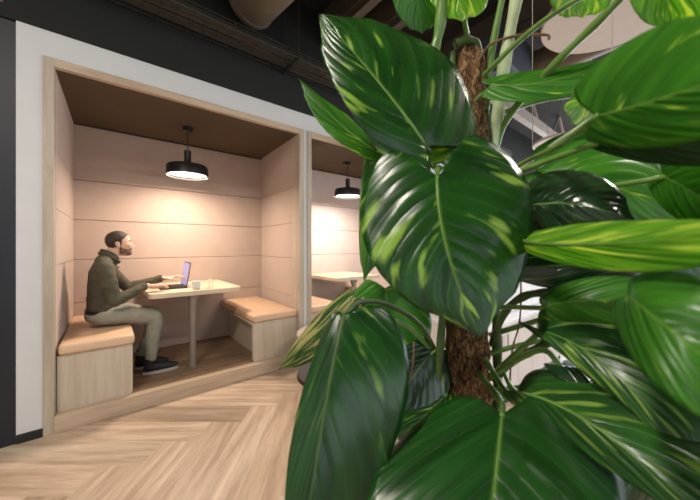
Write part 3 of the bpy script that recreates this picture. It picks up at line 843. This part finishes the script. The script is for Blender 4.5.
# lower left
leaf((344, 314, .40), (296, 600, .30), (290, 440, .34), (408, 412, .35), 'leafdark', (322, 425, .34), lobe=.05, seed=5, curl=.16, wave=.06, up=.42, pet=[(360, 302, .44), (388, 305, .50), (420, 325, .56), (440, 360, .60)], petr=.0034, petmat='stem')
leaf((352, 298, .47), (277, 371, .50), (310, 322, .49), (332, 350, .47), 'leafstripe', (318, 332, .475), lobe=.10, seed=6, up=.45, pet=[(372, 318, .50), (405, 325, .54), (436, 355, .60)])
leaf((385, 288, .62), (392, 372, .58), (350, 318, .60), (434, 322, .62), 'leafbright', None, seed=7, lobe=.12, pet=[(410, 285, .6), (450, 300, .62)])
leaf((432, 352, .58), (380, 420, .52), (385, 365, .56), (448, 400, .55), 'leafgloss', None, seed=8, pet=[(445, 345, .6), (455, 340, .62)])
leaf((446, 395, .56), (398, 440, .50), (402, 402, .54), (440, 425, .52), 'leafvar', None, seed=9, pet=[(455, 380, .6), (458, 370, .62)])
leaf((408, 372, .57), (418, 430, .54), (392, 392, .57), (436, 398, .57), 'leafstripe', None, seed=10, pet=[(430, 370, .6), (450, 365, .62)])
# bottom centre
leaf((502, 414, .38), (478, 620, .24), (372, 474, .33), (630, 474, .31), 'leafplain', (494, 490, .31), lobe=.24, seed=11, curl=.12, wave=.05, up=.28, pet=[(500, 400, .44), (480, 375, .54), (468, 360, .6)], petr=.004)
# lower right
leaf((518, 392, .42), (770, 580, .22), (572, 446, .34), (660, 380, .34), 'leafmuch', (600, 430, .32), lobe=.10, seed=12, curl=.18, up=.40, pet=[(505, 390, .48), (480, 350, .58)])
leaf((560, 366, .42), (700, 470, .30), (575, 384, .38), (640, 368, .40), 'leafgloss', (610, 385, .37), lobe=.10, seed=13, curl=.15, up=.3, pet=[(540, 350, .46), (500, 370, .54), (476, 385, .6)], petr=.004)
leaf((538, 330, .44), (712, 500, .27), (585, 372, .36), (655, 335, .34), 'leafmuch', (618, 375, .34), lobe=.10, seed=15, curl=.18, up=.45, pet=[(520, 350, .48), (496, 372, .56), (476, 390, .6)], petr=.004)
leaf((543, 308, .44), (690, 306, .35), (590, 340, .40), (594, 276, .40), 'leafbright', (590, 300, .385), lobe=.10, seed=16, curl=.12, up=.35, pw=.8)
leaf((628, 296, .25), (780, 420, .16), (648, 378, .19), (706, 278, .21), 'leafbright', (670, 330, .19), lobe=.14, seed=17, curl=.12, up=.35, pet=[(600, 306, .42), (560, 314, .50), (490, 335, .6)])
leaf((690, 400, .46), (590, 540, .42), (590, 430, .46), (720, 460, .44), 'leafdark', None, seed=18, curl=.15)
# middle right
leaf((522, 242, .40), (760, 222, .17), (620, 272, .26), (600, 222, .30), 'leaflime', (610, 244, .265), lobe=.05, seed=19, curl=.05, up=.4, pet=[(505, 240, .48), (478, 240, .60)])
leaf((650, 262, .40), (490, 268, .50), (575, 290, .44), (570, 245, .46), 'leafgloss', None, lobe=.06, seed=20, up=.4)
leaf((528, 206, .46), (640, 226, .35), (565, 240, .40), (575, 166, .42), 'leafgloss', (580, 205, .385), lobe=.12, seed=21, curl=.16, up=.4, pet=[(510, 200, .54), (480, 210, .6)])
leaf((536, 172, .50), (682, 226, .40), (570, 240, .44), (626, 126, .46), 'leafbright', (600, 180, .43), lobe=.12, seed=22, curl=.14, up=.45, pet=[(510, 180, .56), (482, 190, .6)])
# upper right
leaf((596, 116, .30), (800, 50, .17), (668, 146, .24), (630, 34, .27), 'leafbright', (664, 98, .23), lobe=.20, pw=.8, seed=23, curl=.10, up=.32, pet=[(560, 145, .40), (520, 165, .52), (486, 190, .6)])
leaf((600, 140, .34), (760, 160, .24), (650, 164, .30), (660, 126, .28), 'leafplain', (660, 145, .28), seed=24, curl=.12)
leaf((664, 176, .36), (760, 230, .24), (676, 222, .32), (716, 150, .27), 'leafbright', None, seed=25, curl=.12)
leaf((492, 85, .52), (624, 54, .44), (530, 102, .48), (528, 70, .51), 'leafbright', (555, 80, .48), lobe=.10, seed=26, up=.28, curl=.05)
leaf((596, 92, .55), (566, 114, .52), (572, 98, .55), (590, 122, .55), 'leaflime', None, seed=27, lobe=.08)
leaf((583, -40, .44), (582, 18, .46), (550, -4, .44), (616, -10, .44), 'leaflime', None, seed=28, pet=[(560, -60, .5), (540, -80, .56)])
leaf((660, -50, .36), (672, 26, .38), (632, 0, .36), (720, -2, .34), 'leaflime', None, seed=29)
leaf((412, -30, .55), (422, 34, .58), (394, 2, .56), (440, 0, .57), 'leafbright', None, seed=30, pet=[(425, -50, .58), (440, -60, .6)])
leaf((452, -40, .54), (462, 22, .54), (428, -8, .55), (490, -12, .54), 'leaflime', None, seed=31)
# deeper foliage behind the right-hand leaves
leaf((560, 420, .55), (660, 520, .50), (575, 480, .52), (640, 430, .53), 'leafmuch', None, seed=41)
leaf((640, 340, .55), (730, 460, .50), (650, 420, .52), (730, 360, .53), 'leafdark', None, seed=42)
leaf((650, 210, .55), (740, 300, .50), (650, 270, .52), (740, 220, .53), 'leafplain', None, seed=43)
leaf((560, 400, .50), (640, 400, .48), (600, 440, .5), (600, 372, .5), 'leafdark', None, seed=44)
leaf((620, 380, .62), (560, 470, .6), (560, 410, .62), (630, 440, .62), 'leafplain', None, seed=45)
leaf((446, -30, .62), (404, -60, .6), (420, -50, .62), (430, -20, .62), 'leafbright', None, seed=32)
# inner foliage round the pole
rn = random.Random(9)
for k in range(20):
    a = rn.uniform(0, 2*math.pi); zz = rn.uniform(.55, 1.22); sd = Vector((math.cos(a), math.sin(a), 0))
    # only sides that face away from the lens gap stay clear: keep within the column
    if sd.dot(Vector((-.634, -.773, 0))) > .35 and zz > .95: continue
    if sd.dot(Vector((-.773, .634, 0))) > .3 and zz > .8: continue
    if sd.dot(Vector((.634, .773, 0))) > .2 and zz > .95: continue
    pc = polec(zz); b_ = pc+sd*.13; tp = b_+sd*rn.uniform(.12, .17)+Vector((0, 0, -rn.uniform(.08, .16)))
    sv = sd.cross(Vector((0, 0, 1)))*rn.uniform(.06, .08)
    def inv(p):
        q = p-Vector((0, 0, H)); c_ = .773*q.x-.634*q.y; t_ = .634*q.x+.773*q.y
        return (350+F*c_/t_, Y0-F*q.z/t_, t_)
    m_ = b_.lerp(tp, .33)
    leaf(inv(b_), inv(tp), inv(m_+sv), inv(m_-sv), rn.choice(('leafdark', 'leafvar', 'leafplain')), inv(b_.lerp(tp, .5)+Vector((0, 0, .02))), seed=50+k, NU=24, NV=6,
         pet=[inv(pc+sd*.08+Vector((0, 0, -.02))), inv(pc+sd*.02+Vector((0, 0, -.05)))], petmat='stem')
# pole
bm = bmesh.new(); n = 40; rings = []
ptop = at(470, 42, .585); pbot = Vector((PP.x, PP.y, .36))
for i in range(90):
    f = i/89; c_ = pbot.lerp(ptop, f); ring = []
    for k in range(n):
        a = 2*math.pi*k/n; d = Vector((math.cos(a), math.sin(a), 0))
        r = .050-.021*f; r *= 1+.25*mnoise.noise(Vector((d.x*1.4, d.y*1.4, c_.z*16)))+.14*mnoise.noise(Vector((d.x*5, d.y*5, c_.z*55)))
        if i > 84: r *= math.sqrt(max(.02, 1-((i-84)/5.)**2))
        ring.append(bm.verts.new(c_+d*r))
    rings.append(ring)
for a, b in zip(rings, rings[1:]):
    for k in range(n): bm.faces.new((a[k], a[(k+1) % n], b[(k+1) % n], b[k]))
bm.faces.new(rings[0][::-1]); bm.faces.new(rings[-1])
obj('moss_pole', bm, 'moss', plant, True)
# climbing stems and aerial roots
def strand(nm, pts, r, mat, n=8):
    sp = spline([at(*q) if len(q) == 3 else q for q in pts], 8)
    rs = [r*(1+.12*math.sin(k*.9)) for k in range(len(sp))]
    obj(nm, tube(bmesh.new(), sp, rs, n), mat, plant, True)
strand('stem', [(498, 420, .585), (497, 350, .585), (495, 290, .59), (488, 220, .59), (486, 150, .59), (483, 90, .585), (478, 50, .58), (468, 40, .57), (455, 44, .57)], .0085, 'stem', 12)
strand('stem', [(436, 430, .57), (440, 350, .57), (446, 270, .58), (452, 180, .575), (452, 110, .57), (452, 52, .57)], .007, 'stem', 12)
strand('stem', [(432, 60, .56), (440, 25, .55), (444, -30, .53)], .0095, 'stalk', 12)
strand('stalk', [(490, 175, .59), (497, 120, .575), (505, 60, .55), (522, -30, .52)], .0105, 'stalkpale', 12)
strand('stalk', [(486, 110, .58), (492, 50, .56), (508, -30, .53)], .006, 'stalk', 12)
strand('stalk', [(640, -22, .38), (600, 20, .42), (553, 66, .48), (508, 118, .56), (492, 160, .59)], .0058, 'stalk', 12)
strand('stalk', [(594, 118, .46), (560, 140, .50), (530, 162, .54), (490, 200, .6)], .0036, 'stalkpale', 10)
strand('stalk', [(552, 292, .46), (525, 296, .50), (505, 312, .55), (492, 345, .59)], .0065, 'stem', 12)
strand('stalk', [(552, 340, .46), (530, 352, .50), (512, 362, .55), (494, 380, .59)], .0065, 'stem', 12)
strand('stalk', [(530, 400, .46), (512, 388, .52), (500, 365, .57)], .004, 'stalk', 10)
strand('aerial_root', [(520, 262, .54), (521, 295, .54), (519, 325, .55), (512, 352, .56), (509, 400, .56)], .0016, 'root')
strand('aerial_root', [(414, 342, .53), (413, 362, .53), (410, 380, .54)], .0016, 'root')
strand('aerial_root', [(476, 64, .56), (490, 45, .55), (515, 36, .53), (546, 35, .52), (549, 40, .52)], .0022, 'root')
for k in range(14):
    a = rn.uniform(0, 6.28); z0 = rn.uniform(.8, 1.45); pts = []
    for q in range(7):
        zz = z0-.05*q; f = (zz-.36)/(ptop.z-.36); c_ = pbot.lerp(ptop, f); rr_ = .052-.019*f
        aa = a+.25*math.sin(q+k); pts.append(Vector((c_.x+rr_*math.cos(aa), c_.y+rr_*math.sin(aa), zz)))
    strand('aerial_root', pts, .0022, 'root', 6)
# planter standing on the floor, below the picture
bm = lathe(bmesh.new(), (PP.x, PP.y, 0), [(0, 0), (.13, 0), (.14, .01), (.18, .40), (.17, .405), (.165, .385), (0, .385)], 48); obj('planter', bm, 'planter', plant, 50)
bm = lathe(bmesh.new(), (PP.x, PP.y, 0), [(.166, .386), (.1, .393), (0, .398)], 32); obj('soil', bm, 'soil', plant, True)
# thin suspension wires close to the plant
for px, d, lab in ((532.5, .9, 'thin vertical steel wire left of the round ceiling panel'), (612, .62, 'thin vertical steel wire crossing in front of the big round ceiling panel')):
    p = at(px, 145, d)
    tag(obj('hanging_wire', tube(bmesh.new(), [p, (p.x, p.y, CZ)], .0012, 6), 'steel', origin=tuple(p)), lab, 'wire')

# ------------------------------------------------------------------ light
w = bpy.data.worlds.new('w'); bpy.context.scene.world = w; w.use_nodes = True
bg = w.node_tree.nodes['Background']; bg.inputs[0].default_value = (.86, .93, 1., 1); bg.inputs[1].default_value = .7
# daylight entering through the window rows
DC = (.86, .93, 1.)
for k, (a, b) in enumerate(((-3., -.8), (-.4, 1.8), (2.2, 4.4), (4.8, 7.))):
    area('window_daylight', ((a+b)/2, YB+.06, 1.7), (R(90), 0, 0), b-a, 2.3, 15, DC)
for a, b in ((-3.4, -1.5), (-1.1, .6), (.9, 2.5)):
    area('window_daylight', (X1-.06, (a+b)/2, 1.55), (R(90), 0, R(90)), b-a, 2., 105, DC)
# unseen linear lamps added to brighten the white wall and floor
def fill_fitting(x, y, lab, p):
    t = empty('fill_lamp', (x, y, 3.3), lab, 'lamp', 'added linear fill lamps')
    obj('housing', bx((x-.6, y-.06, 3.30), (x+.6, y+.06, 3.36), .004), 'lampblack', t)
    obj('diffuser', bx((x-.58, y-.045, 3.293), (x+.58, y+.045, 3.2995)), 'glow2', t)
    obj('suspension_wire', tube(tube(bmesh.new(), [(x-.5, y, 3.36), (x-.5, y, CZ)], .003, 6), [(x+.5, y, 3.36), (x+.5, y, CZ)], .003, 6), 'steel', t)
    area('fill_lamp_light', (x, y, 3.285), (0, 0, 0), 1.1, .09, p, (1, .9, .8))
fill_fitting(-1.3, .3, 'added linear fill lamp left of the viewer, out of the picture', 80)
fill_fitting(2.6, -.6, 'added unseen linear fill lamp over the open floor, right of the plant', 60)

# ------------------------------------------------------------------ camera
cam = bpy.data.cameras.new('cam'); co = bpy.data.objects.new('cam', cam); C.objects.link(co)
co.location = (0, 0, H); co.rotation_euler = (R(90), 0, -math.atan2(.634, .773))
cam.sensor_width = 36; cam.lens = F/700*36; cam.shift_y = -4/700; cam.clip_start = .02
cam.dof.use_dof = True; cam.dof.focus_distance = 1.0; cam.dof.aperture_fstop = 4.
sc = bpy.context.scene; sc.camera = co
sc.view_settings.view_transform = 'Standard'; sc.view_settings.look = 'None'; sc.view_settings.exposure = .1; sc.view_settings.gamma = 1
